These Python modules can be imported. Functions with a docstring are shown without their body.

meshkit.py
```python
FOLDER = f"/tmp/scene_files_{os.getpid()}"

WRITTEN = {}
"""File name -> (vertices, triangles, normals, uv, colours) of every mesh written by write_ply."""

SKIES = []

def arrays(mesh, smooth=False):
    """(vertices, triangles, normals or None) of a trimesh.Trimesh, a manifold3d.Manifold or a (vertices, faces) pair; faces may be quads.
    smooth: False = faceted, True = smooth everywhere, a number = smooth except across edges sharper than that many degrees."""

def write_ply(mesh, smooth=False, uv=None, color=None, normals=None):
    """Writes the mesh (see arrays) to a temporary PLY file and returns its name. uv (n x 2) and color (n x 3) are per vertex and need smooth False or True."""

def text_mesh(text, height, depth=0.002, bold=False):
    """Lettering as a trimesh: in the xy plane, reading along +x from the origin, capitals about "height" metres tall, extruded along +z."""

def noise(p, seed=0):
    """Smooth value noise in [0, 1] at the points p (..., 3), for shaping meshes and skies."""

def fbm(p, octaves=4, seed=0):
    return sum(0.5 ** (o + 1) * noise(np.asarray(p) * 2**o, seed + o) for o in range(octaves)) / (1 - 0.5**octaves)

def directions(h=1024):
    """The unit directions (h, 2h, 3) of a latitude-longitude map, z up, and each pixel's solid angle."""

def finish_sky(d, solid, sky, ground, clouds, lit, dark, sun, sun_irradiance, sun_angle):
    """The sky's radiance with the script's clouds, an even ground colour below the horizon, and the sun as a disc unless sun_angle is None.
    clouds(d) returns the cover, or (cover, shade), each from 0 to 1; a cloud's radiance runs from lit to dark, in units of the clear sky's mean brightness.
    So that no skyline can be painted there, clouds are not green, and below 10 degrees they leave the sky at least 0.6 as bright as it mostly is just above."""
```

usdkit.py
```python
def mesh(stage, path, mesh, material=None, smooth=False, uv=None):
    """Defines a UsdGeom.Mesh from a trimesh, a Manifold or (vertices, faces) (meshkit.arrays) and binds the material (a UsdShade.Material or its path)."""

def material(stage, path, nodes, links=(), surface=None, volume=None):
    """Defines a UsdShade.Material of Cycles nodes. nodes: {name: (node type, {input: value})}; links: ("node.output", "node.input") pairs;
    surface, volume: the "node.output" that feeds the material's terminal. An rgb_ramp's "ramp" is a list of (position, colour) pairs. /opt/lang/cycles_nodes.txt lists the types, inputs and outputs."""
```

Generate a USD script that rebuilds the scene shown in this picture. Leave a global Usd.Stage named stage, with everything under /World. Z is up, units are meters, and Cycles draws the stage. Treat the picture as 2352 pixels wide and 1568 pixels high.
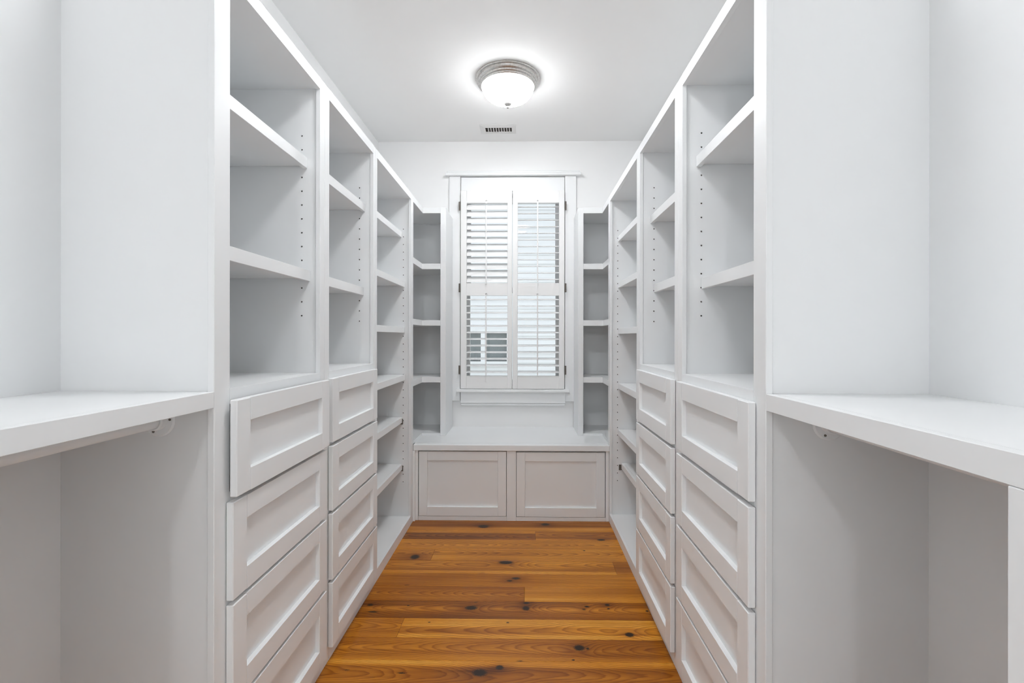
import math, numpy as np, trimesh, usdkit, meshkit
import manifold3d as m3
import shapely.geometry as sg
from shapely.ops import unary_union
from scipy.spatial import ConvexHull
from pxr import Usd, UsdGeom, UsdLux, UsdShade, Sdf, Gf, Vt

stage = Usd.Stage.CreateInMemory()
UsdGeom.SetStageUpAxis(stage, UsdGeom.Tokens.z)
UsdGeom.SetStageMetersPerUnit(stage, 1.0)
W = UsdGeom.Xform.Define(stage, '/World')
stage.SetDefaultPrim(W.GetPrim())
UsdGeom.Scope.Define(stage, '/World/Looks')

# ------------------------------------------------------------------ camera
FPX, CX, CY, PSI, ROLL, CAM_H = 1045.0, 1188.46, 773.57, 0.0162, -0.0013, 1.2
cam = UsdGeom.Camera.Define(stage, '/World/camera')
AP = 36.0
cam.CreateHorizontalApertureAttr(AP)
cam.CreateVerticalApertureAttr(AP * 1568 / 2352)
cam.CreateFocalLengthAttr(AP * FPX / 2352)
cam.CreateHorizontalApertureOffsetAttr((1176 - CX) * AP / 2352)
cam.CreateVerticalApertureOffsetAttr((CY - 784) * AP / 2352)
cam.CreateClippingRangeAttr(Gf.Vec2f(0.02, 200))
xf = UsdGeom.Xformable(cam)
xf.AddTranslateOp().Set(Gf.Vec3d(0, 0, CAM_H))
xf.AddRotateZOp(opSuffix='yaw').Set(math.degrees(PSI))
xf.AddRotateXOp().Set(90.0)
xf.AddRotateZOp(opSuffix='roll').Set(math.degrees(-ROLL))
cam.CreateExposureAttr(0.0)

# ------------------------------------------------------------------ sky, sun, lamp strengths
SKY, SUN, DOME_E, DOME2_E, BULB_E = 1.55, 0.5, 46.0, 46.0, 260.0
dome = UsdLux.DomeLight.Define(stage, '/World/sky')
dome.CreateIntensityAttr(1.0)
sky = usdkit.material(stage, '/World/Looks/sky_light', {
    'tc': ('texture_coordinate', {}),
    'sx': ('separate_xyz', {}),
    'r': ('rgb_ramp', {'ramp': [(0.0, (0.63, 0.62, 0.61)), (0.49, (0.74, 0.73, 0.72)), (0.51, (0.91, 0.915, 0.92)), (1.0, (0.62, 0.74, 0.93))]}),
    'm': ('map_range', {'from_min': -1.0, 'from_max': 1.0}),
    'n': ('noise_texture', {'scale': 2.5, 'detail': 5.0}),
    'nr': ('rgb_ramp', {'ramp': [(0.42, (0, 0, 0)), (0.62, (1, 1, 1))]}),
    'mx': ('mix', {'color2': (0.95, 0.96, 0.98)}),
    'bg': ('background_shader', {'strength': SKY}),
}, [('tc.generated', 'sx.vector'), ('sx.z', 'm.value'), ('m.result', 'r.fac'), ('tc.generated', 'n.vector'), ('n.fac', 'nr.fac'),
    ('nr.color', 'mx.fac'), ('r.color', 'mx.color1'), ('mx.color', 'bg.color')], surface='bg.background')
UsdShade.MaterialBindingAPI.Apply(dome.GetPrim()).Bind(sky)
sun = UsdLux.DistantLight.Define(stage, '/World/sun')
sun.CreateIntensityAttr(SUN)
sun.CreateAngleAttr(1.0)
sun.CreateColorAttr(Gf.Vec3f(1.0, 0.97, 0.92))
sx_ = UsdGeom.Xformable(sun)
sx_.AddRotateXYZOp().Set(Gf.Vec3f(42, 0, 18))

# ------------------------------------------------------------------ helpers
used = {}
def path_for(name, parent='/World'):
    k = (parent, name); n = used.get(k, 0); used[k] = n + 1
    return f'{parent}/{name}' if n == 0 else f'{parent}/{name}_{n:03d}'

BASE = {}
def thing(name, label, cat, base=(0, 0, 0), group=None, kind=None):
    p = path_for(name)
    x = UsdGeom.Xform.Define(stage, p)
    x.AddTranslateOp().Set(Gf.Vec3d(*map(float, base)))
    pr = x.GetPrim(); BASE[p] = np.array(base, float)
    tag(pr, label, cat, group, kind)
    return p

def tag(pr, label=None, cat=None, group=None, kind=None):
    for k, v in (('label', label), ('category', cat), ('group', group), ('kind', kind)):
        if v: pr.SetCustomDataByKey(k, v)

def arr(mesh):
    if isinstance(mesh, m3.Manifold):
        g = mesh.to_mesh(); return np.array(g.vert_properties)[:, :3].astype(float), np.array(g.tri_verts)
    if isinstance(mesh, trimesh.Trimesh): return np.array(mesh.vertices), np.array(mesh.faces)
    return np.asarray(mesh[0], float), np.asarray(mesh[1])

def cat_(*ms):
    vs, fs, o = [], [], 0
    for m in ms:
        v, f = arr(m); vs.append(v); fs.append(f + o); o += len(v)
    return np.vstack(vs), np.vstack(fs)

def obj(name, mesh, mat, parent='/World', smooth=False, label=None, cat=None, group=None, kind=None):
    """mesh in world metres; stored relative to its thing's base"""
    p = path_for(name, parent)
    root = '/'.join(p.split('/')[:3])
    v, f = arr(mesh)
    v = v - BASE.get(root, np.zeros(3))
    m = usdkit.mesh(stage, p, (v, f), MAT[mat], smooth=smooth)
    tag(m.GetPrim(), label, cat, group, kind)
    return p

def box(x0, x1, y0, y1, z0, z1, c=0.0):
    x0, x1 = sorted((x0, x1)); y0, y1 = sorted((y0, y1)); z0, z1 = sorted((z0, z1))
    c = min(c, .45 * min(x1 - x0, y1 - y0, z1 - z0))
    if c <= 0:
        v = np.array([[x, y, z] for x in (x0, x1) for y in (y0, y1) for z in (z0, z1)], float)
        f = np.array([[0, 1, 3], [0, 3, 2], [4, 6, 7], [4, 7, 5], [0, 4, 5], [0, 5, 1], [2, 3, 7], [2, 7, 6], [0, 2, 6], [0, 6, 4], [1, 5, 7], [1, 7, 3]])
        return v, f
    P = []
    lo, hi = (x0, y0, z0), (x1, y1, z1)
    for ax in range(3):
        for s in (lo, hi):
            for a in (0, 1):
                for b in (0, 1):
                    q = [0, 0, 0]; q[ax] = s[ax]
                    o = [i for i in range(3) if i != ax]
                    q[o[0]] = hi[o[0]] - c if a else lo[o[0]] + c
                    q[o[1]] = hi[o[1]] - c if b else lo[o[1]] + c
                    P.append(q)
    return hull(P)

def hull(P):
    P = np.array(P, float)
    h = ConvexHull(P)
    f = h.simplices.copy(); cen = P[h.vertices].mean(0)
    for i, t in enumerate(f):
        a, b, c = P[t]
        if np.dot(np.cross(b - a, c - a), a - cen) < 0: f[i] = t[::-1]
    idx = np.unique(f); mp = np.zeros(len(P), int); mp[idx] = np.arange(len(idx))
    return P[idx], mp[f]

def mani(m):
    v, f = arr(m)
    return m3.Manifold(m3.Mesh(v.astype(np.float32), f.astype(np.uint32)))

def cyl(p0, p1, r0, r1=None, n=12):
    p0, p1 = np.array(p0, float), np.array(p1, float); r1 = r0 if r1 is None else r1
    t = (p1 - p0) / np.linalg.norm(p1 - p0)
    a = np.cross(t, [0, 0, 1.0] if abs(t[2]) < .9 else [1.0, 0, 0]); a /= np.linalg.norm(a); b = np.cross(t, a)
    an = np.arange(n) * 2 * np.pi / n
    ring = np.cos(an)[:, None] * a + np.sin(an)[:, None] * b
    return hull(np.vstack([p0 + ring * r0, p1 + ring * r1]))

def lathe(prof, cx, cy, n=64):
    """prof: (r, z) polyline top to bottom, turned about the vertical axis"""
    prof = np.array(prof, float); an = np.arange(n) * 2 * np.pi / n; k = len(prof)
    v = np.stack([cx + prof[:, :1] * np.cos(an), cy + prof[:, :1] * np.sin(an), np.repeat(prof[:, 1:], n, 1)], -1).reshape(-1, 3)
    i, j = np.meshgrid(np.arange(k - 1), np.arange(n), indexing='ij'); j2 = (j + 1) % n
    q = np.stack([i * n + j, (i + 1) * n + j, (i + 1) * n + j2, i * n + j2], -1).reshape(-1, 4)
    f = np.vstack([q[:, [0, 1, 2]], q[:, [0, 2, 3]]])
    m = trimesh.Trimesh(v, f, process=True); m.merge_vertices(); m.update_faces(m.nondegenerate_faces())
    return np.array(m.vertices), np.array(m.faces)

def extrude(poly, z0, z1):
    polys = [poly] if poly.geom_type == 'Polygon' else list(poly.geoms)
    out = []
    for p in polys:
        m = trimesh.creation.extrude_polygon(p, z1 - z0); m.apply_translation((0, 0, z0)); out.append(m)
    return cat_(*out)

# ------------------------------------------------------------------ materials
MAT = {}
def paint(name, col, rough, bump=0.04, scale=60.0, vary=0.012, spec=0.5):
    c2 = tuple(x * (1 - vary * 2) for x in col)
    MAT[name] = usdkit.material(stage, f'/World/Looks/{name}', {
        'g': ('geometry', {}),
        'n': ('noise_texture', {'scale': 3.0, 'detail': 3.0}),
        'm': ('mix', {'color1': col, 'color2': c2}),
        'n2': ('noise_texture', {'scale': scale, 'detail': 4.0, 'roughness': 0.6}),
        'b': ('bump', {'strength': bump, 'distance': 0.002}),
        'p': ('principled_bsdf', {'roughness': rough, 'specular_ior_level': spec}),
    }, [('g.position', 'n.vector'), ('n.fac', 'm.fac'), ('m.color', 'p.base_color'), ('g.position', 'n2.vector'), ('n2.fac', 'b.height'), ('b.normal', 'p.normal')], surface='p.BSDF')

paint('white_paint', (0.940, 0.955, 0.965), 0.38)
paint('wall_paint', (0.95, 0.952, 0.952), 0.6, bump=0.10, scale=160)
paint('ceiling_paint', (0.95, 0.948, 0.942), 0.8, bump=0.10, scale=160)
paint('shutter_paint', (0.95, 0.952, 0.952), 0.35)
paint('hole_brown', (0.05, 0.045, 0.04), 0.8)
paint('bronze', (0.16, 0.14, 0.12), 0.4)
paint('satin_metal', (0.30, 0.295, 0.285), 0.35)
paint('vent_white', (0.78, 0.775, 0.765), 0.45)
paint('added_carpet_pile', (0.86, 0.85, 0.83), 0.95, bump=0.3, scale=400)
paint('slot_shade', (0.035, 0.028, 0.022), 0.8)
paint('siding_white', (0.72, 0.74, 0.765), 0.6)
paint('roof_grey', (0.30, 0.31, 0.33), 0.8)
paint('grass', (0.10, 0.16, 0.05), 0.9, scale=30, vary=0.2)
paint('subfloor', (0.25, 0.17, 0.10), 0.8)
MAT['nickel'] = usdkit.material(stage, '/World/Looks/nickel', {
    'g': ('geometry', {}),
    'n': ('noise_texture', {'scale': 90.0, 'detail': 2.0}),
    'r': ('map_range', {'to_min': 0.26, 'to_max': 0.40}),
    'p': ('principled_bsdf', {'base_color': (0.60, 0.585, 0.565), 'metallic': 1.0}),
}, [('g.position', 'n.vector'), ('n.fac', 'r.value'), ('r.result', 'p.roughness')], surface='p.BSDF')
MAT['dark_glass'] = usdkit.material(stage, '/World/Looks/dark_glass', {
    'p': ('principled_bsdf', {'base_color': (0.16, 0.19, 0.20), 'roughness': 0.12, 'specular_ior_level': 0.7})}, surface='p.BSDF')
MAT['pane_glass'] = usdkit.material(stage, '/World/Looks/pane_glass', {
    'f': ('fresnel', {'IOR': 1.45}),
    't': ('transparent_bsdf', {'color': (0.97, 0.985, 0.98)}),
    'g': ('glossy_bsdf', {'color': (1, 1, 1), 'roughness': 0.01}),
    'm': ('mix_closure', {})}, [('f.fac', 'm.fac'), ('t.BSDF', 'm.closure1'), ('g.BSDF', 'm.closure2')], surface='m.closure')
def glow(name, col, strength, z0=None, z1=None, top=1.0):
    """glowing glass; with z0..z1 the glow falls to `top` of its strength at the upper edge, keeping the ceiling halo low"""
    nodes = {'g': ('geometry', {}), 's': ('separate_xyz', {}), 'm': ('map_range', {'from_min': z0 if z0 else 0.0, 'from_max': z1 if z1 else 1.0, 'to_min': strength, 'to_max': strength * top, 'clamp': True}),
        'e': ('emission', {'color': col, 'strength': strength}),
        'p': ('principled_bsdf', {'base_color': (0.85, 0.85, 0.84), 'roughness': 0.25}),
        'a': ('add_closure', {})}
    links = [('e.emission', 'a.closure1'), ('p.BSDF', 'a.closure2')]
    if z0: links += [('g.position', 's.vector'), ('s.z', 'm.value'), ('m.result', 'e.strength')]
    MAT[name] = usdkit.material(stage, f'/World/Looks/{name}', nodes, links, surface='a.closure')
glow('lamp_glass', (0.97, 0.985, 1.0), DOME_E, 2.60, 2.685, 0.19)
glow('unseen_lamp_glass', (0.97, 0.985, 1.0), DOME2_E, 2.60, 2.685, 0.16)
glow('unseen_bulb_glass', (0.98, 0.985, 1.0), BULB_E)

# heart pine: growth rings from the plank's own ring field (primvars ring, tone, knot), fine streaks and pores in the shader
MAT['heart_pine'] = usdkit.material(stage, '/World/Looks/heart_pine', {
    'ring': ('attribute', {'attribute': 'ring'}), 'tone': ('attribute', {'attribute': 'tone'}), 'knot': ('attribute', {'attribute': 'knot'}),
    'g': ('geometry', {}),
    'mp': ('mapping', {'scale': (7.0, 170.0, 1.0)}),
    'ns': ('noise_texture', {'scale': 1.0, 'detail': 4.0, 'roughness': 0.65}),
    'mp2': ('mapping', {'scale': (30.0, 900.0, 1.0)}),
    'nf': ('noise_texture', {'scale': 1.0, 'detail': 2.0}),
    'ad': ('math', {'math_type': 'multiply_add', 'value2': 0.55, 'value3': 0.0}),
    'sum': ('math', {'math_type': 'add'}),
    'fr': ('math', {'math_type': 'fraction'}),
    'late': ('rgb_ramp', {'ramp': [(0.0, (0.35,) * 3), (0.06, (0.02,) * 3), (0.35, (0.08,) * 3), (0.72, (0.50,) * 3), (0.90, (1.0,) * 3), (1.0, (0.85,) * 3)]}),
    'tr': ('rgb_ramp', {'ramp': [(0.0, (0.16, 0.040, 0.002)), (0.35, (0.42, 0.135, 0.007)), (0.65, (0.74, 0.295, 0.022)), (1.0, (0.94, 0.49, 0.075))]}),
    'mp3': ('mapping', {'scale': (1.3, 42.0, 1.0)}), 'n3': ('noise_texture', {'scale': 1.0, 'detail': 3.0, 'roughness': 0.55}),
    't3': ('math', {'math_type': 'multiply_add', 'value2': 0.6, 'value3': -0.31}), 't4': ('math', {'math_type': 'add', 'use_clamp': True}),
    'dk': ('mix_color', {'blend_type': 'multiply', 'fac': 1.0, 'b': (0.56, 0.44, 0.30)}),
    'lf': ('math', {'math_type': 'multiply', 'value2': 0.86}),
    'm1': ('mix', {}),
    'str': ('map_range', {'from_min': 0.3, 'from_max': 0.7, 'to_min': 0.86, 'to_max': 1.10}),
    'cs': ('combine_xyz', {}),
    'm2': ('mix_color', {'blend_type': 'multiply', 'fac': 1.0, 'use_clamp': False}),
    'kn': ('noise_texture', {'scale': 260.0, 'detail': 3.0}),
    'ka': ('math', {'math_type': 'multiply_add', 'value2': 0.5, 'value3': -0.25}),
    'ks': ('math', {'math_type': 'add'}),
    'kr': ('map_range', {'from_min': 0.36, 'from_max': 0.62, 'clamp': True}),
    'm3': ('mix', {'color2': (0.022, 0.010, 0.004)}),
    'b': ('bump', {'strength': 0.05, 'distance': 0.001}),
    'p': ('principled_bsdf', {'roughness': 0.30, 'specular_ior_level': 0.38}),
}, [('g.position', 'mp.vector'), ('mp.vector', 'ns.vector'), ('g.position', 'mp2.vector'), ('mp2.vector', 'nf.vector'),
    ('ns.fac', 'ad.value1'), ('ad.value', 'sum.value1'), ('ring.fac', 'sum.value2'), ('sum.value', 'fr.value1'), ('fr.value', 'late.fac'),
    ('g.position', 'mp3.vector'), ('mp3.vector', 'n3.vector'), ('n3.fac', 't3.value1'), ('t3.value', 't4.value1'), ('tone.fac', 't4.value2'), ('t4.value', 'tr.fac'), ('tr.color', 'dk.a'), ('late.color', 'lf.value1'), ('lf.value', 'm1.fac'), ('tr.color', 'm1.color1'), ('dk.result', 'm1.color2'),
    ('nf.fac', 'str.value'), ('str.result', 'cs.x'), ('str.result', 'cs.y'), ('str.result', 'cs.z'), ('m1.color', 'm2.a'), ('cs.vector', 'm2.b'),
    ('g.position', 'kn.vector'), ('kn.fac', 'ka.value1'), ('ka.value', 'ks.value1'), ('knot.fac', 'ks.value2'), ('ks.value', 'kr.value'),
    ('kr.result', 'm3.fac'), ('m2.result', 'm3.color1'), ('m3.color', 'p.base_color'), ('late.color', 'b.height'), ('b.normal', 'p.normal')], surface='p.BSDF')

# ------------------------------------------------------------------ key dimensions
XL, XR = -0.726, 0.549               # cabinet faces either side of the aisle
DEP = 0.372                          # cabinet depth
YW, ZC = 3.55, 2.725                 # back wall, ceiling
WXL, WXR = -1.15, 0.945              # side walls
YF = -2.0                            # unseen wall behind the camera, its distance set for the light
TOP = 2.118                          # top of the cabinets
CTR = 1.072                          # counter over the drawers
SEAT = 0.498

# ------------------------------------------------------------------ room shell
WO = (-0.497, 0.305, 0.80, 2.335)    # window opening x0 x1 z0 z1
wt = 0.16
obj('wall_left', box(WXL - .15, WXL, YF - .15, YW + wt, -.15, ZC + .15), 'wall_paint', kind='structure', label='plain white wall behind the left hand cabinets')
obj('wall_right', box(WXR, WXR + .15, YF - .15, YW + wt, -.15, ZC + .15), 'wall_paint', kind='structure', label='plain white wall behind the right hand cabinets')
WO2 = (-1.0, .93, .06, 1.40)             # unseen window behind the camera, sized to light the cabinets
wf = mani(box(WXL, WXR, YF - .15, YF, -.15, ZC + .15)) - mani(box(WO2[0], WO2[1], YF - .3, YF + .1, WO2[2], WO2[3]))
obj('wall_front', wf, 'wall_paint', kind='structure', label='unseen white wall behind the camera, holding the unseen window')
wb = mani(box(WXL, WXR, YW, YW + wt, -.15, ZC + .15)) - mani(box(WO[0], WO[1], YW - .1, YW + wt + .1, WO[2], WO[3]))
obj('wall_back', wb, 'wall_paint', kind='structure', label='white end wall with the shuttered window')
obj('ceiling', box(WXL, WXR, YF, YW, ZC, ZC + .15), 'ceiling_paint', kind='structure', label='smooth white ceiling')

# floor: each heart pine plank is a part with its own ring field
fl = path_for('floor'); UsdGeom.Xform.Define(stage, fl); BASE[fl] = np.zeros(3)
tag(stage.GetPrimAtPath(fl), 'amber heart pine plank floor with dark knots', 'floor', None, 'structure')
obj('subfloor', box(WXL, WXR, YF, YW, -.15, -.020), 'subfloor', fl)
obj('added_carpet', box(WXL + .001, WXR - .001, YF, .4485, -.0195, .006, .002), 'added_carpet_pile', fl, label='added pale floor covering behind the camera, brightens the lower panels')  # added out of view to bounce light up onto the lower panels
KNOTS = [  # x, y, half length, half width, darkness
    (-.260, 2.878, .029, .020, 1), (-.598, 2.472, .021, .022, 1), (-.099, 2.420, .034, .016, 1), (-.042, 2.262, .021, .010, .9), (-.073, 2.239, .016, .008, .8),
    (-.236, 2.012, .024, .013, 1), (-.690, 2.027, .013, .008, .9), (-.519, 2.024, .006, .004, .9), (-.570, 2.192, .020, .0028, .7), (-.211, 2.314, .021, .0026, .6),
    (-.220, 2.055, .012, .003, .7), (.133, 2.916, .023, .016, .95), (.453, 2.700, .021, .009, 1), (.335, 2.562, .007, .005, .9), (-.160, 1.624, .023, .015, 1),
    (-.661, 1.976, .025, .006, .8), (-.640, 1.629, .015, .003, .7), (-.439, 1.618, .017, .004, .8), (-.400, 1.908, .004, .002, .8), (.008, 2.053, .013, .007, .9),
    (.007, 2.013, .014, .014, 1), (.278, 2.031, .011, .006, .9), (.262, 2.010, .011, .009, .7), (.371, 2.045, .010, .008, .95), (.371, 2.017, .006, .005, .9),
    (-.070, 1.911, .007, .003, .9), (.424, 1.842, .016, .012, 1), (.212, 1.761, .018, .014, 1), (.244, 1.757, .006, .006, .9), (-.090, 1.651, .013, .010, 1),
    (.538, 2.003, .007, .006, .9), (.182, 1.694, .003, .003, .9), (-.016, 1.686, .015, .003, .7)]
YR = [3.185, 3.061, 2.938, 2.815, 2.692, 2.570, 2.437, 2.306, 2.186, 2.064, 1.935, 1.810, 1.684, 1.560]
while YR[-1] > YF: YR.append(max(YF, YR[-1] - .1235))
# per row: (x0, x1, tone stops far..near, ring kind, centre v, ring params)
A, Z = WXL + .004, WXR - .004
ROWS = {
    1: [(A, Z, [(0, .4), (1, .35)], ('s', 170, 1.0))],
    2: [(A, Z, [(0, .28), (.45, .22), (.6, .62), (1, .60)], ('s', 150, 1.5))],
    3: [(A, .066, [(0, .62), (.24, .60), (.33, .14), (1, .20)], ('c', 1300, -14, .62)), (.066, Z, [(0, .45), (.5, .42), (.85, .38), (.93, .62), (1, .6)], ('c', 1500, -7, .45))],
    4: [(A, Z, [(0, .62), (.5, .60), (1, .62)], ('c', 2300, 14, .55))],
    5: [(A, -.505, [(0, .5), (.6, .42), (1, .40)], ('c', 1900, -11, .4)), (-.505, Z, [(0, .62), (.15, .64), (.3, .5), (.5, .52), (.62, .68), (1, .62)], ('c', 1700, 12, .36))],
    6: [(A, .468, [(0, .58), (.35, .55), (.6, .42), (.78, .45), (.84, .68), (1, .66)], ('c', 1500, -8, .3)), (.468, Z, [(0, .45), (.5, .30), (1, .45)], ('s', 150, 2.0))],
    7: [(A, Z, [(0, .45), (.5, .47), (1, .52)], ('s', 190, 1.0))],
    8: [(A, 0.0, [(0, .34), (.3, .36), (.6, .48), (.8, .42), (1, .40)], ('c', 2300, -17, .52)), (0.0, Z, [(0, .50), (.4, .48), (.7, .58), (.85, .72), (1, .66)], ('s', 170, 1.5))],
    9: [(A, Z, [(0, .26), (.3, .30), (.45, .52), (.6, .42), (.75, .26), (1, .22)], ('c', 1700, -12, .42))],
    10: [(A, -.512, [(0, .60), (.4, .52), (1, .56)], ('c', 1900, 17, .45)), (-.512, Z, [(0, .80), (.38, .78), (.48, .52), (.75, .52), (.85, .82), (1, .78)], ('c', 1800, -10, .6))],
    11: [(A, Z, [(0, .36), (.2, .34), (.5, .46), (.8, .40), (.95, .52), (1, .60)], ('c', 2000, -13, .45))],
    12: [(A, Z, [(0, .75), (.18, .70), (.3, .34), (.7, .40), (1, .35)], ('c', 2100, 13, .55))],
}
rng = np.random.default_rng(7)
for r in range(len(YR) - 1):
    y1, y0 = YR[r], YR[r + 1]
    spec = ROWS.get(r)
    if spec is None:
        xj = rng.uniform(-.6, .5); t = rng.uniform(.3, .6, 2)
        spec = [(A, xj, [(0, t[0]), (1, t[0] + .1)], ('s', 160, 1.5)), (xj, Z, [(0, t[1]), (1, t[1] - .1)], ('c', 1900, 12, .5))]
    fine = 1 <= r <= 13
    if y1 <= 0.5: continue
    y0 = max(y0, .45)
    for (x0, x1, stops, ring) in spec:
        g = .0003
        nx = max(2, int((x1 - x0) / (.005 if fine else .05))); ny = max(2, int((y1 - y0) / (.0042 if fine else .03)))
        xs = np.concatenate([[x0 + g], np.linspace(x0 + g + .0008, x1 - g - .0008, nx), [x1 - g]])
        ys = np.concatenate([[y0 + g], np.linspace(y0 + g + .0008, y1 - g - .0008, ny), [y1 - g]])
        X, Y = np.meshgrid(xs, ys); Zz = np.zeros_like(X)
        Zz[0] = Zz[-1] = -.0008; Zz[:, 0] = Zz[:, -1] = -.0008
        v = (y1 - Y) / (y1 - y0)
        ph = rng.uniform(0, 6.28, 8)
        wob = .010 * np.sin(X * 5.1 + ph[0]) + .006 * np.sin(X * 12.7 + ph[1])
        if ring[0] == 's':
            P = ring[1] * (Y - y0 + wob * .35) + ring[2] * X * 3 + .5 * np.sin(X * 7 + ph[2])
        else:
            dv = Y - (y1 - ring[3] * (y1 - y0)) + wob * .5
            P = ring[1] * dv ** 2 / (1 + 9 * np.abs(dv)) + ring[2] * X + .30 * np.sin(X * 17 + ph[3] + 25 * dv) + .10 * np.sin(X * 41 + ph[4])
        T = np.interp(v, [s_[0] for s_ in stops], [s_[1] for s_ in stops]) + .05 * np.sin(X * 3.3 + ph[5]) + .03 * np.sin(X * 9 + ph[6] + v * 3)
        K = np.zeros_like(X)
        for (kx, ky, a, b, s_) in KNOTS:
            if y0 - .02 < ky < y1 + .02 and x0 - .1 < kx < x1 + .1:
                bb, aa = max(b, .004), max(a, .006)
                d = np.sqrt(((X - kx) / aa) ** 2 + ((Y - ky) / bb) ** 2)
                K = np.maximum(K, s_ * np.clip(1 - .45 * d, 0, 1))
                e = ((X - kx) / (3.2 * a + .012)) ** 2 + ((Y - ky) / (2.4 * b + .008)) ** 2
                amp = min(3.2, 40 * (a + b) * 1.2)
                P = P + amp * np.exp(-e)
                T = T - .22 * s_ * np.exp(-e * 1.6) * (b > .006)
        n_, m_ = X.shape
        V = np.stack([X, Y, Zz], -1).reshape(-1, 3)
        i, j = np.meshgrid(np.arange(n_ - 1), np.arange(m_ - 1), indexing='ij')
        q = np.stack([i * m_ + j, i * m_ + j + 1, (i + 1) * m_ + j + 1, (i + 1) * m_ + j], -1).reshape(-1, 4)
        F = np.vstack([q[:, [0, 1, 2]], q[:, [0, 2, 3]]])
        # skirt and underside so that the plank is a solid board
        per = np.concatenate([np.arange(m_), np.arange(1, n_) * m_ + m_ - 1, (n_ - 1) * m_ + np.arange(m_ - 2, -1, -1), np.arange(n_ - 2, 0, -1) * m_])
        o = len(V); low = V[per].copy(); low[:, 2] = -.0195; k = len(per); nxt = (np.arange(k) + 1) % k
        S = np.vstack([np.stack([per, o + np.arange(k), o + nxt], 1), np.stack([per, o + nxt, per[nxt]], 1)])
        V = np.vstack([V, low, low.mean(0)]); C = o + k
        S = np.vstack([S, np.stack([o + np.arange(k), np.full(k, C), o + nxt], 1)])
        full = lambda D: np.concatenate([D.ravel(), D.ravel()[per], [0.0]])
        p = obj('plank', (V, np.vstack([F, S])), 'heart_pine', fl)
        api = UsdGeom.PrimvarsAPI(stage.GetPrimAtPath(p))
        for nm, D in (('ring', P + 40), ('tone', np.clip(T, 0, 1)), ('knot', K)):
            api.CreatePrimvar(nm, Sdf.ValueTypeNames.FloatArray, UsdGeom.Tokens.vertex).Set(Vt.FloatArray.FromNumpy(full(D).astype(np.float32)))

# ------------------------------------------------------------------ window, its trim and the outside
wx0, wx1, wz0, wz1 = WO
w1 = path_for('window_1'); UsdGeom.Xform.Define(stage, w1); BASE[w1] = np.zeros(3)
tag(stage.GetPrimAtPath(w1), 'double hung window behind the louvered shutters', 'window', None, 'structure')
J = .019
obj('jamb', cat_(box(wx0, wx0 + J, YW - .002, YW + wt, wz0, wz1), box(wx1 - J, wx1, YW - .002, YW + wt, wz0, wz1), box(wx0 + J, wx1 - J, YW - .002, YW + wt, wz1 - J, wz1), box(wx0 + J, wx1 - J, YW - .002, YW + wt, wz0, wz0 + J)), 'shutter_paint', w1)
zm = 1.575
def sash(y, z0, z1):
    a, b, r = wx0 + J, wx1 - J, .042
    s_ = obj('sash', cat_(box(a, a + r, y, y + .035, z0, z1, .003), box(b - r, b, y, y + .035, z0, z1, .003), box(a + r, b - r, y, y + .035, z1 - r, z1, .003), box(a + r, b - r, y, y + .035, z0, z0 + r, .003)), 'shutter_paint', w1)
    obj('glass', box(a + r - .004, b - r + .004, y + .015, y + .019, z0 + r - .004, z1 - r + .004), 'pane_glass', w1)
sash(YW + .062, wz0 + J, zm + .02)
sash(YW + .102, zm - .02, wz1 - J)

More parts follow.
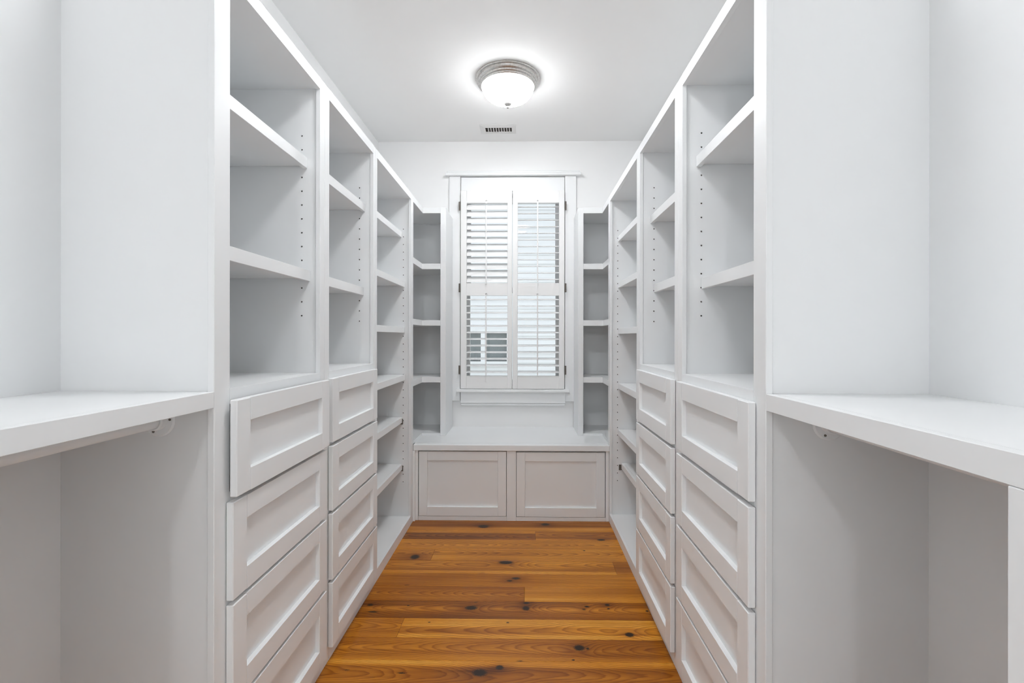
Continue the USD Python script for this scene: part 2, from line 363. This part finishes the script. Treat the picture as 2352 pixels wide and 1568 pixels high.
w2 = path_for('window_2'); UsdGeom.Xform.Define(stage, w2); BASE[w2] = np.zeros(3)  # out of view, lights the panels that face the camera
tag(stage.GetPrimAtPath(w2), 'unseen wide window behind the camera, placed to light the cabinets', 'window', None, 'structure')
a, b, c_, d_ = WO2
obj('frame', cat_(box(a, a + .045, YF - .11, YF - .03, c_, d_, .003), box(b - .045, b, YF - .11, YF - .03, c_, d_, .003), box(a + .045, b - .045, YF - .11, YF - .03, d_ - .045, d_, .003), box(a + .045, b - .045, YF - .11, YF - .03, c_, c_ + .045, .003), box((a + b) / 2 - .02, (a + b) / 2 + .02, YF - .11, YF - .03, c_ + .045, d_ - .045, .003)), 'shutter_paint', w2)
for q0, q1 in ((a + .045, (a + b) / 2 - .02), ((a + b) / 2 + .02, b - .045)):
    obj('glass', box(q0, q1, YF - .072, YF - .068, c_ + .045, d_ - .045), 'pane_glass', w2)

ty = YW - .001                                    # trim stands on the wall
def trim_n(n, mesh, label):
    obj(f'trim_{n}', mesh, 'white_paint', kind='structure', label=label)
trim_n(1, cat_(box(-.588, -.503, ty - .020, ty, .702, 2.448, .0015)), 'flat white window casing board left of the shutters')
trim_n(2, cat_(box(.311, .396, ty - .020, ty, .702, 2.448, .0015)), 'flat white window casing board right of the shutters')
trim_n(3, box(-.497, .305, ty - .014, ty, 2.336, 2.440, .001), 'white header board above the shutters')
trim_n(4, cat_(box(-.616, .433, ty - .044, ty, 2.448, 2.470, .003), box(-.605, .422, ty - .034, ty, 2.470, 2.487, .004)), 'projecting white cap moulding over the window')
trim_n(5, box(-.528, .344, ty - .062, ty, .774, .797, .004), 'white window sill under the shutters')
trim_n(6, cat_(box(-.497, .313, ty - .034, ty, .688, .773, .002), box(-.497, .313, ty - .028, ty, .668, .687, .004)), 'white apron moulding below the window sill')

# plantation shutters
def louver(xa, xb, yc, zc, ang, wd=.062, th=.0095):
    an = np.arange(10) * 2 * np.pi / 10
    py, pz = np.cos(an) * wd / 2, np.sin(an) * th / 2
    c, s = math.cos(ang), math.sin(ang)
    ring = np.stack([yc + py * c - pz * s, zc + py * s + pz * c], 1)
    return hull([(x, a, b) for x in (xa, xb) for a, b in ring])
def shutter(x0, x1, label, hinge_left, ang_up):
    z0, z1, yf, th = .800, 2.329, ty - .046, .029
    t = thing('louvered_shutter', label, 'shutter', ((x0 + x1) / 2, yf + th / 2, z0), 'pair of louvered window shutters')
    ol, orr = (.048, .037) if hinge_left else (.040, .043)
    a, b = x0 + ol, x1 - orr
    obj('stile', box(x0 + .0015, a, yf, yf + th, z0, z1, .002), 'shutter_paint', t)
    obj('stile', box(b, x1 - .0015, yf, yf + th, z0, z1, .002), 'shutter_paint', t)
    xm = (a + b) / 2 - .006
    def rail(za, zb):
        m = mani(box(a, b, yf, yf + th, za, zb, .001))
        return m
    notch = lambda z: m3.Manifold.batch_boolean([mani(cyl((xm, yf - .01, z), (xm, yf + .010, z), .0075, n=12)), mani(box(xm - .0075, xm + .0075, yf - .01, yf + .010, z - .04, z))], m3.OpType.Add)
    obj('rail', rail(2.233, z1) - notch(2.246), 'shutter_paint', t)
    obj('rail', rail(1.519, 1.615) - notch(1.530), 'shutter_paint', t)
    obj('rail', rail(z0, .901), 'shutter_paint', t)
    yc = yf + th / 2
    for za, zb, ang in ((1.619, 2.229, ang_up), (.905, 1.515, math.radians(11))):
        n = 12; pitch = (zb - za) / n
        for k in range(n):
            obj('louver', louver(a + .001, b - .001, yc, za + pitch * (k + .5), ang), 'shutter_paint', t, smooth=40)
        edge = yc - .031 * math.cos(ang)
        dz = -.031 * math.sin(ang)
        zr0, zr1 = za + dz + pitch * .5 - .018, zb + dz - pitch * .5 + .034
        obj('tilt_rod', box(xm - .005, xm + .005, edge - .0105, edge - .0008, zr0, zr1, .002), 'shutter_paint', t)
    for zz in (2.208, 1.578, .945):
        xh = x0 - .0035 if hinge_left else x1 + .0035
        h = obj('hinge', cat_(cyl((xh, yf - .003, zz - .034), (xh, yf - .003, zz + .034), .0035, n=10), box(xh - .010 if hinge_left else xh - .002, xh + .002 if hinge_left else xh + .010, yf - .001, yf + .001, zz - .034, zz + .034)), 'bronze', t, label='dark metal butt hinge')
    return t
shutter(-.4975, -.0975, 'left plantation shutter, upper louvers tilted nearly closed', True, math.radians(53))
shutter(-.0955, .3055, 'right plantation shutter, all its louvers open', False, math.radians(11))

# outside: a white clapboard neighbour with a dark window, grass far below
obj('lawn', box(-30, 30, YW + .5, 40, -3.3, -3.2), 'grass', label='green lawn far below, between the houses', cat='lawn')
hb = thing('neighbor_house', 'white clapboard house next door seen through the louvers', 'house', (0, 9.0, -3.2))
hy = 8.6
zz = -3.2
k = 0
boards = []
while zz < 5.6:
    boards.append(hull([(x, y, z) for x in (-6.0, 5.0) for y, z in ((hy + .03, zz), (hy - .012, zz), (hy + .004, zz + .18), (hy + .03, zz + .18))])); zz += .17
dw = (-1.62, -.34, .74, 1.30)
wall = mani(box(-6, 5, hy + .03, hy + .25, -3.2, 5.7)) - mani(box(dw[0], dw[1], hy - 1, hy + .2, dw[2], dw[3]))
obj('wall', wall, 'siding_white', hb)
cut = mani(box(dw[0], dw[1], hy - 1, hy + 1, dw[2], dw[3]))
for bd in boards:
    m = mani(bd) - cut
    obj('clapboard', m, 'siding_white', hb)
obj('window_frame', mani(box(dw[0] - .1, dw[1] + .1, hy - .04, hy + .1, dw[2] - .1, dw[3] + .1)) - cut, 'siding_white', hb)
obj('window_post', box(-.83, -.75, hy - .03, hy + .1, dw[2], dw[3]), 'siding_white', hb)
obj('window_pane', box(dw[0], dw[1], hy + .1, hy + .12, dw[2], dw[3]), 'dark_glass', hb)
obj('eave', box(-6.4, 5.4, hy - .35, hy + .25, 5.6, 5.8), 'siding_white', hb)
obj('roof', hull([(x, y, z) for x in (-6.4, 5.4) for y, z in ((hy - .38, 5.81), (hy - .38, 5.87), (hy + 4, 8.2), (hy + 4, 8.0))]), 'roof_grey', hb)

# ------------------------------------------------------------------ built-in cabinets
class Side:
    def __init__(s, left): s.X, s.g, s.left = (XL, -1, True) if left else (XR, 1, False)
    def x(s, d): return s.X + s.g * d
    def box(s, d0, d1, y0, y1, z0, z1, c=.0012): return box(s.x(d0), s.x(d1), y0, y1, z0, z1, c)
L, R = Side(True), Side(False)
FT = .016                              # face frame thickness
def holed(sd, y0, y1, z0, z1, d0, d1, holes, facing):
    """an upright panel with drilled shelf pin holes; facing -1: holes on its near face"""
    m = mani(sd.box(d0, d1, y0, y1, z0, z1, 0))
    yf = y0 if facing < 0 else y1
    cs = [mani(cyl((sd.x(d), yf - .002, z), (sd.x(d), yf + .009, z), .0032, n=8) if facing < 0 else cyl((sd.x(d), yf - .009, z), (sd.x(d), yf + .002, z), .0032, n=8)) for d, z in holes]
    if cs: m = m - m3.Manifold.batch_boolean(cs, m3.OpType.Add)
    return m
def cups(sd, y, holes, facing):
    ms = []
    for d, z in holes:
        ms.append(cyl((sd.x(d), y - facing * .003, z), (sd.x(d), y - facing * .0085, z), .00315, n=8))
    return cat_(*ms)
def shelf(sd, t, d, y0, y1, ztop, th=.038, tilt=0):
    m = cat_(sd.box(d + .017, DEP - .014, y0, y1, ztop - .028, ztop, 0), sd.box(d, d + .0170, y0, y1, ztop - th, ztop, .0009))
    return obj('shelf', m, 'white_paint', t)
def front(name, xf0, mesh_frame, mesh_panel, t):
    d = obj(name, mesh_frame, 'white_paint', t)
    obj('recessed_panel', mesh_panel, 'white_paint', d)
    return d
def framed(bx, a0, a1, z0, z1, t0, t1, w=.057, wz=.057, rec=.0145, c=.002):
    """a shaker front: bx(t0,t1,a0,a1,z0,z1,c) makes a box with t across the thickness (t0 = outer face)"""
    fr = cat_(bx(t0, t1, a0, a0 + w, z0, z1, c), bx(t0, t1, a1 - w, a1, z0, z1, c), bx(t0, t1, a0 + w, a1 - w, z1 - wz, z1, .0005), bx(t0, t1, a0 + w, a1 - w, z0, z0 + wz, .0005))
    q = t0 + (t1 - t0) * min(.82, rec / abs(t1 - t0))
    return fr, bx(q, t1, a0 + w - .001, a1 - w + .001, z0 + wz - .001, z1 - wz + .001, 0)

DRZ = [(.810, 1.046), (.558, .797), (.304, .547), (.054, .293)]
def drawer_cabinet(sd, y0, ya, yb, y1, dy, shelves, label, open_top=0.0):
    """y0..y1 outer, ya..yb opening, dy drawer extent"""
    t = thing('drawer_cabinet', label, 'cabinet', (sd.x(DEP / 2), (y0 + y1) / 2, 0), 'white built-in cabinets of four drawers under open shelves')
    P = .018
    near, far = (ya - .008 - P, ya - .008), (yb + .008, yb + .008 + P)
    if y0 < 1.06: near = (y0 + .007, ya - .008)
    holes = [(.070, 1.275 + .0493 * k) for k in range(14)]
    gone = [z for _, z in shelves]
    vis = [(d, z) for d, z in holes]
    obj('side_panel', holed(sd, near[0], near[1], 0, TOP, FT + .0005, DEP, vis, 1), 'white_paint', t)
    obj('side_panel', holed(sd, far[0], far[1], 0, TOP, FT + .0005, DEP, vis, -1), 'white_paint', t)
    obj('pin_holes', cat_(cups(sd, far[0], vis, -1), cups(sd, near[1], vis, 1)), 'hole_brown', t, kind='stuff', label='rows of dark shelf pin holes')
    obj('back_panel', sd.box(DEP - .012, DEP, near[1] + .0005, far[0] - .0005, 0, TOP, 0), 'white_paint', t)
    obj('top_panel', sd.box(FT + .0005, DEP - .0125, near[1] + .0005, far[0] - .0005, 2.083, TOP, 0), 'white_paint', t)
    obj('counter', sd.box(FT + .0005, DEP - .0125, near[1] + .0005, far[0] - .0005, CTR - .020, CTR, 0), 'white_paint', t)
    obj('bottom_panel', sd.box(FT + .0005, DEP - .0125, near[1] + .0005, far[0] - .0005, .03, .05, 0), 'white_paint', t)
    obj('stile', sd.box(0, FT, y0, ya, 0, TOP, .0012), 'white_paint', t)
    obj('stile', sd.box(0, FT, yb, y1, 0, TOP, .0012), 'white_paint', t)
    obj('top_rail', sd.box(0, FT, ya, yb, 2.078, TOP, .0003), 'white_paint', t)
    obj('middle_rail', sd.box(0, FT, ya, yb, 1.034, CTR, .0003), 'white_paint', t)
    obj('base_rail', sd.box(0, FT, ya, yb, 0, .062, .0003), 'white_paint', t)
    for zb in (.8035, .5525, .2985): obj('divider_rail', sd.box(0, FT, ya, yb, zb - .015, zb + .015, .0003), 'white_paint', t)
    for k, (za, zb) in enumerate(DRZ):
        o = open_top if k == 0 else 0.0
        bx = lambda t0, t1, a0, a1, z0, z1, c: sd.box(t0, t1, a0, a1, z0, z1, c)
        fr, pn = framed(bx, dy[0], dy[1], za, zb, -.0195 - o, -.0015 - o)
        if o: fr = cat_(fr, sd.box(-.0014 - o, .25, ya + .03, ya + .043, za + .03, zb - .035, 0), sd.box(-.0014 - o, .25, yb - .043, yb - .03, za + .03, zb - .035, 0))
        front('drawer', 0, fr, pn, t)
    for d, z in shelves: shelf(sd, t, d, near[1] + .002, far[0] - .002, z)
    return t
drawer_cabinet(L, 1.052, 1.109, 1.602, 1.6357, (1.092, 1.616), [(.049, 1.836), (.038, 1.435)], 'nearest drawer cabinet on the left, its top drawer slightly open', open_top=.009)
drawer_cabinet(L, 1.6363, 1.677, 2.167, 2.1950, (1.665, 2.172), [(.041, 1.837), (.048, 1.437)], 'second drawer cabinet on the left, next to the tall shelves')
drawer_cabinet(R, 1.045, 1.102, 1.598, 1.6377, (1.086, 1.600), [(.051, 1.834), (.069, 1.407)], 'nearest drawer cabinet on the right, all drawers closed')
drawer_cabinet(R, 1.6383, 1.678, 2.183, 2.2130, (1.661, 2.172), [(.052, 1.782), (.069, 1.452)], 'second drawer cabinet on the right, next to the tall shelves')

def tall_shelves(sd, y0, ya, yb, y1, shelves, label, clips):
    t = thing('tall_bookcase', label, 'shelves', (sd.x(DEP / 2), (y0 + y1) / 2, 0), 'white built-in tall shelf units')
    P = .018
    near, far = (ya - .008 - P, ya - .008), (yb + .008, yb + .008 + P)
    vis = [(d, .272 + .0490 * k) for k in range(34) for d in (.052,)]
    obj('side_panel', holed(sd, near[0], near[1], 0, TOP, FT + .0005, DEP, vis, 1), 'white_paint', t)
    obj('side_panel', holed(sd, far[0], far[1], 0, TOP, FT + .0005, DEP, vis, -1), 'white_paint', t)
    obj('pin_holes', cat_(cups(sd, far[0], vis, -1), cups(sd, near[1], vis, 1)), 'hole_brown', t, kind='stuff', label='rows of dark shelf pin holes')
    obj('back_panel', sd.box(DEP - .012, DEP, near[1] + .0005, far[0] - .0005, 0, TOP, 0), 'white_paint', t)
    obj('top_panel', sd.box(FT + .0005, DEP - .0125, near[1] + .0005, far[0] - .0005, 2.083, TOP, 0), 'white_paint', t)
    obj('bottom_panel', sd.box(FT + .0005, DEP - .0125, near[1] + .0005, far[0] - .0005, .036, .053, 0), 'white_paint', t)
    obj('stile', sd.box(0, FT, y0, ya, 0, TOP, .0012), 'white_paint', t)
    obj('stile', sd.box(0, FT, yb, y1, 0, TOP, .0012), 'white_paint', t)
    obj('top_rail', sd.box(0, FT, ya, yb, 2.078, TOP, .0003), 'white_paint', t)
    obj('base_rail', sd.box(0, FT, ya, yb, 0, .058, .0012), 'white_paint', t)
    for d, z in shelves: shelf(sd, t, d, near[1] + .002, far[0] - .004, z, .036)
    for d, z in clips:
        yy = far[0]
        obj('shelf_clip', cat_(sd.box(d - .006, d + .010, yy - .0038, yy - .0002, z - .046, z - .010, .001), sd.box(d, d + .012, yy - .012, yy - .0002, z - .0415, z - .0385, .0005)), 'bronze', t, label='dark shelf support clip')
    return t
tall_shelves(L, 2.1956, 2.224, 2.892, 2.948, [(.061, 1.870), (.042, 1.553), (.043, 1.262), (.040, .958), (.058, .686), (.057, .387)], 'tall open shelf unit on the left, six adjustable shelves', [(.058, .686), (.057, .387)])
tall_shelves(R, 2.2136, 2.244, 2.946, 3.003, [(.054, 1.852), (.054, 1.553), (.054, 1.257), (.054, .902), (.054, .603), (.076, .386)], 'tall open shelf unit on the right, its lowest shelf set back', [(.066, .386)])

# corner bookcases standing on the bench: L-shaped shelves
def corner(sd, ys, yt, xs0, xs1, label):
    """ys: where it meets the tall unit; yt: its face along the end wall; xs0..xs1 its end stile (xs1 towards the window)"""
    xb = sd.x(DEP - .002); xf = sd.x(0); yb = YW - .004
    t = thing('corner_bookcase', label, 'shelves', ((xb + xs1) / 2, (ys + yb) / 2, SEAT), 'white corner shelf towers on the window seat')
    g = sd.g
    def ell(d, e, yn=None, xe=None):
        """L plan: front edges d behind the side face and e behind the end face"""
        xe = xs1 - g * -.018 if xe is None else xe
        a = sg.box(*sorted((xb, sd.x(d)))[:1], ys + .001, sorted((xb, sd.x(d)))[1], yb)
        lo, hi = sorted((xb, xe)); b = sg.box(lo, yt + e, hi, yb)
        return unary_union([a, b])
    xin = xs1 + g * .019                     # inner side of the tower's end panel
    obj('base_board', extrude(ell(.004, .004, xe=xin), SEAT + .0005, SEAT + .018), 'white_paint', t)
    for zt in (1.721, 1.319, .915):
        s_ = obj('shelf', extrude(ell(.004, .003, xe=xin), zt - .039, zt), 'white_paint', t)
    obj('top_panel', extrude(ell(.017, .017, xe=xin), 2.083, TOP), 'white_paint', t)
    obj('top_rail', cat_(box(sd.x(0), sd.x(FT), ys + .001, yt + FT, 2.078, TOP, .001), box(sd.x(-.0003), xs0, yt, yt + FT, 2.078, TOP, .001)), 'white_paint', t)
    obj('stile', box(xs0, xs1, yt, yt + FT, SEAT + .0005, TOP, .0015), 'white_paint', t)
    obj('end_panel', box(xs1 + g * .0005, xs1 + g * .0185, yt + FT + .0003, YW - .024, SEAT + .0005, TOP, .0008), 'white_paint', t)
    obj('back_panel', box(xs1 + g * .030, xb, YW - .0035, YW - .0005, SEAT + .0005, TOP, 0), 'white_paint', t)
    obj('back_panel', box(xb + g * .0005, xb + g * .004, ys + .001, YW - .004, SEAT + .0005, TOP, 0), 'white_paint', t)
corner(L, 2.948, 3.222, -.600, -.561, 'corner shelf tower on the window seat, left of the window')
corner(R, 3.003, 3.236, .416, .379, 'corner shelf tower on the window seat, right of the window')

# window seat
t = thing('window_seat', 'white built-in bench with two paneled doors under the window', 'bench', ((XL + XR) / 2, 3.25, 0))
yb0 = 2.967
obj('seat_top', box(L.x(DEP - .003), R.x(DEP - .003), 3.0045, YW - .0005, SEAT - .038, SEAT, 0), 'white_paint', t)
obj('seat_edge', box(XL + .0005, XR - .0005, 2.9495, 3.0035, SEAT - .038, SEAT, .0025), 'white_paint', t)
FY = yb0 + .016
obj('stile', cat_(box(XL + .001, -.697, yb0, FY, 0, SEAT - .0385, .001), box(XL - .012, XL + .012, 2.9485, yb0 + .0005, 0, SEAT - .0385, .001)), 'white_paint', t)
obj('stile', box(-.1165, -.0555, yb0, FY, 0, SEAT - .0385, .001), 'white_paint', t)
obj('stile', box(.527, XR - .001, yb0, FY, 0, SEAT - .0385, .001), 'white_paint', t)
obj('base_rail', cat_(box(-.6965, -.117, yb0 + .001, FY, 0, .028, .001), box(-.055, .5265, yb0 + .001, FY, 0, .026, .001)), 'white_paint', t)
obj('cabinet_box', box(XL + .001, XR - .001, FY + .012, FY + .03, 0, SEAT - .0385, 0), 'white_paint', t)
for a0, a1, z0, z1 in ((-.6925, -.1195, .031, .4515), (-.0525, .5225, .029, .4485)):
    bx = lambda t0, t1, p, q, u, v, c: box(p, q, t0, t1, u, v, c)
    fr, pn = framed(bx, a0, a1, z0, z1, yb0 - .002, yb0 + .016, w=.056, wz=.058)
    front('door', 0, fr, pn, t)

# hanging bays beside the camera
def hanging(sd, y1, ypan, label):
    t = thing('hanging_bay', label, 'closet', (sd.x(DEP / 2), .77, 0), None)
    obj('back_panel', sd.box(DEP, DEP + .012, .0, ypan, 0, 2.118, 0), 'white_paint', t)
    obj('hanging_shelf', sd.box(.0195, DEP - .0005, .478, ypan - .0005, 1.050, 1.071, 0), 'white_paint', t)
    obj('shelf_edge', sd.box(.0, .0194, .475, y1 - .0005, 1.033, 1.071, .0008), 'white_paint', t)
    obj('stile', sd.box(.0, .019, .475, .527, 0, 1.0325, .0015), 'white_paint', t)
    obj('partition', sd.box(.0195, DEP - .0005, .492, .510, 0, 1.0495, 0), 'white_paint', t)
    return t
hanging(L, 1.052, 1.059, 'open hanging bay with one shelf, beside the left drawers')
hanging(R, 1.045, 1.052, 'open hanging bay with one shelf, beside the right drawers')
def rod(sd, ypan, d, z, label):
    x = sd.x(d)
    t = thing('clothes_rod', label, 'rod', (x, .78, z), None)
    obj('rod', cyl((x, .512, z), (x, ypan - .004, z), .0165, n=24), 'white_paint', t, smooth=40)
    for yy, s in ((ypan, -1), (.510, 1)):
        fl_ = cat_(cyl((x, yy + s * .0005, z), (x, yy + s * .004, z), .038, .034, n=28), lathe_y([(.0215, .004), (.0215, .018), (.0195, .020), (.0172, .020), (.0172, .004)], x, yy, z, s))
        f_ = obj('flange', fl_, 'white_paint', t, smooth=40)
        obj('screw', cat_(*[cyl((x + .028 * math.cos(q), yy + s * .003, z + .028 * math.sin(q)), (x + .028 * math.cos(q), yy + s * .0052, z + .028 * math.sin(q)), .0032, .0028, n=8) for q in (.1, 2.2, 4.3)]), 'bronze', f_)
def lathe_y(prof, x, y, z, s):
    v, f = lathe([(r, h) for r, h in prof], 0, 0, 28)
    v = np.stack([x + v[:, 0], y + s * v[:, 2], z + v[:, 1] * s], 1)
    return v, f
rod(L, 1.059, .135, 1.002, 'white clothes rod under the hanging shelf on the left')
rod(R, 1.052, .147, 1.002, 'white clothes rod under the hanging shelf on the right')

# ------------------------------------------------------------------ ceiling lamp, vent, unseen lamps overhead and behind the camera
def flush_lamp(lx, ly, label, glass):
    t = thing('ceiling_lamp', label, 'lamp', (lx, ly, ZC), 'flush ceiling lamps with nickel rims')
    obj('rim', lathe([(.05, ZC - .0005), (.189, ZC - .0005), (.190, ZC - .006), (.187, ZC - .010), (.180, ZC - .012), (.180, ZC - .026), (.175, ZC - .030), (.170, ZC - .032), (.170, ZC - .040), (.166, ZC - .043), (.163, ZC - .044), (.163, ZC - .050), (.158, ZC - .054), (.150, ZC - .053), (.146, ZC - .046), (.05, ZC - .046)], lx, ly, 96), 'nickel', t, smooth=35)
    prof = [(0.1550, ZC - .042)]
    for k in range(1, 15):
        a = math.pi / 2 * k / 14
        prof.append((0.1550 * math.cos(a) ** .62 if k < 14 else .0, ZC - .042 - .088 * math.sin(a)))
    obj('bowl', lathe([(.1, ZC - .0415)] + prof, lx, ly, 64), glass, t, smooth=40, label='glowing frosted white glass bowl')
    zb = ZC - .130
    obj('finial', lathe([(.0, zb + .004), (.006, zb + .003), (.006, zb - .010), (.018, zb - .011), (.0225, zb - .014), (.0225, zb - .017), (.018, zb - .023), (.009, zb - .029), (.0055, zb - .032), (.0055, zb - .035), (.0075, zb - .038), (.0065, zb - .042), (.0, zb - .044)], lx, ly, 24), 'satin_metal', t, smooth=40)
flush_lamp(-.102, 2.69, 'flush ceiling lamp with brushed nickel rim and glowing white bowl, before the vent', 'lamp_glass')
flush_lamp(-.102, 1.25, 'unseen second flush ceiling lamp above the frame, placed to light the near cabinets', 'unseen_lamp_glass')  # out of view, placed to light the near shelves and drawers

t = thing('ceiling_vent', 'small white ceiling air vent with dark slots, past the lamp', 'vent', (-.197, 3.332, ZC))
vx0, vx1, vy0, vy1 = -.328, -.067, 3.262, 3.406
sx0, sx1, sy0, sy1 = -.290, -.097, 3.298, 3.372
zt_, zl_ = ZC - .0005, ZC - .006
def slope(o, i, zo, zi):
    x0, x1, y0, y1 = o; a0, a1, b0, b1 = i
    return [hull([(x0, y0, zt_), (x1, y0, zt_), (x0, y0, zo), (x1, y0, zo), (a0, b0, zi), (a1, b0, zi), (a0, b0, zt_), (a1, b0, zt_)]),
            hull([(x0, y1, zt_), (x1, y1, zt_), (x0, y1, zo), (x1, y1, zo), (a0, b1, zi), (a1, b1, zi), (a0, b1, zt_), (a1, b1, zt_)]),
            hull([(x0, y0, zt_), (x0, y1, zt_), (x0, y0, zo), (x0, y1, zo), (a0, b0, zi), (a0, b1, zi), (a0, b0, zt_), (a0, b1, zt_)]),
            hull([(x1, y0, zt_), (x1, y1, zt_), (x1, y0, zo), (x1, y1, zo), (a1, b0, zi), (a1, b1, zi), (a1, b0, zt_), (a1, b1, zt_)])]
obj('frame', cat_(*slope((vx0, vx1, vy0, vy1), (sx0, sx1, sy0, sy1), ZC - .003, zl_ - .003)), 'vent_white', t)
obj('slot_shade_sheet', box(sx0, sx1, sy0, sy1, ZC - .002, ZC - .0005), 'slot_shade', t, label='flat dark sheet behind the slats, painted as the shade in the opening')  # thin dark sheet, the shade behind the slats put into its colour
n = 10; pw = (sx1 - sx0) / n
for k in range(1, n):
    xx = sx0 + pw * k
    obj('slat', hull([(xx - .0018, y, ZC - .0085) for y in (sy0, sy1)] + [(xx + .0012, y, ZC - .0085) for y in (sy0, sy1)] + [(xx + .002, y, ZC - .0022) for y in (sy0, sy1)] + [(xx + .005, y, ZC - .0022) for y in (sy0, sy1)]), 'vent_white', t)

bx_, by_ = -.30, -1.65
t = thing('unseen_pendant_bulb', 'unseen globe bulb behind the camera, placed to light the hanging bays', 'lamp', (bx_, by_, ZC))  # out of view, placed to light the panels below the hanging shelves
obj('canopy', lathe([(.0, ZC - .0005), (.055, ZC - .0005), (.055, ZC - .012), (.030, ZC - .022), (.0, ZC - .022)], bx_, by_, 32), 'vent_white', t, smooth=35)
obj('cord', cyl((bx_, by_, ZC - .0221), (bx_, by_, 2.330), .0035, n=8), 'vent_white', t)
obj('socket', lathe([(.0, 2.3299), (.012, 2.328), (.020, 2.315), (.022, 2.270), (.0, 2.270)], bx_, by_, 24), 'vent_white', t, smooth=35)
s_ = trimesh.creation.icosphere(subdivisions=3, radius=.048); s_.apply_translation((bx_, by_, 2.222))
obj('bulb', s_, 'unseen_bulb_glass', t, smooth=60, label='unseen glowing globe bulb')
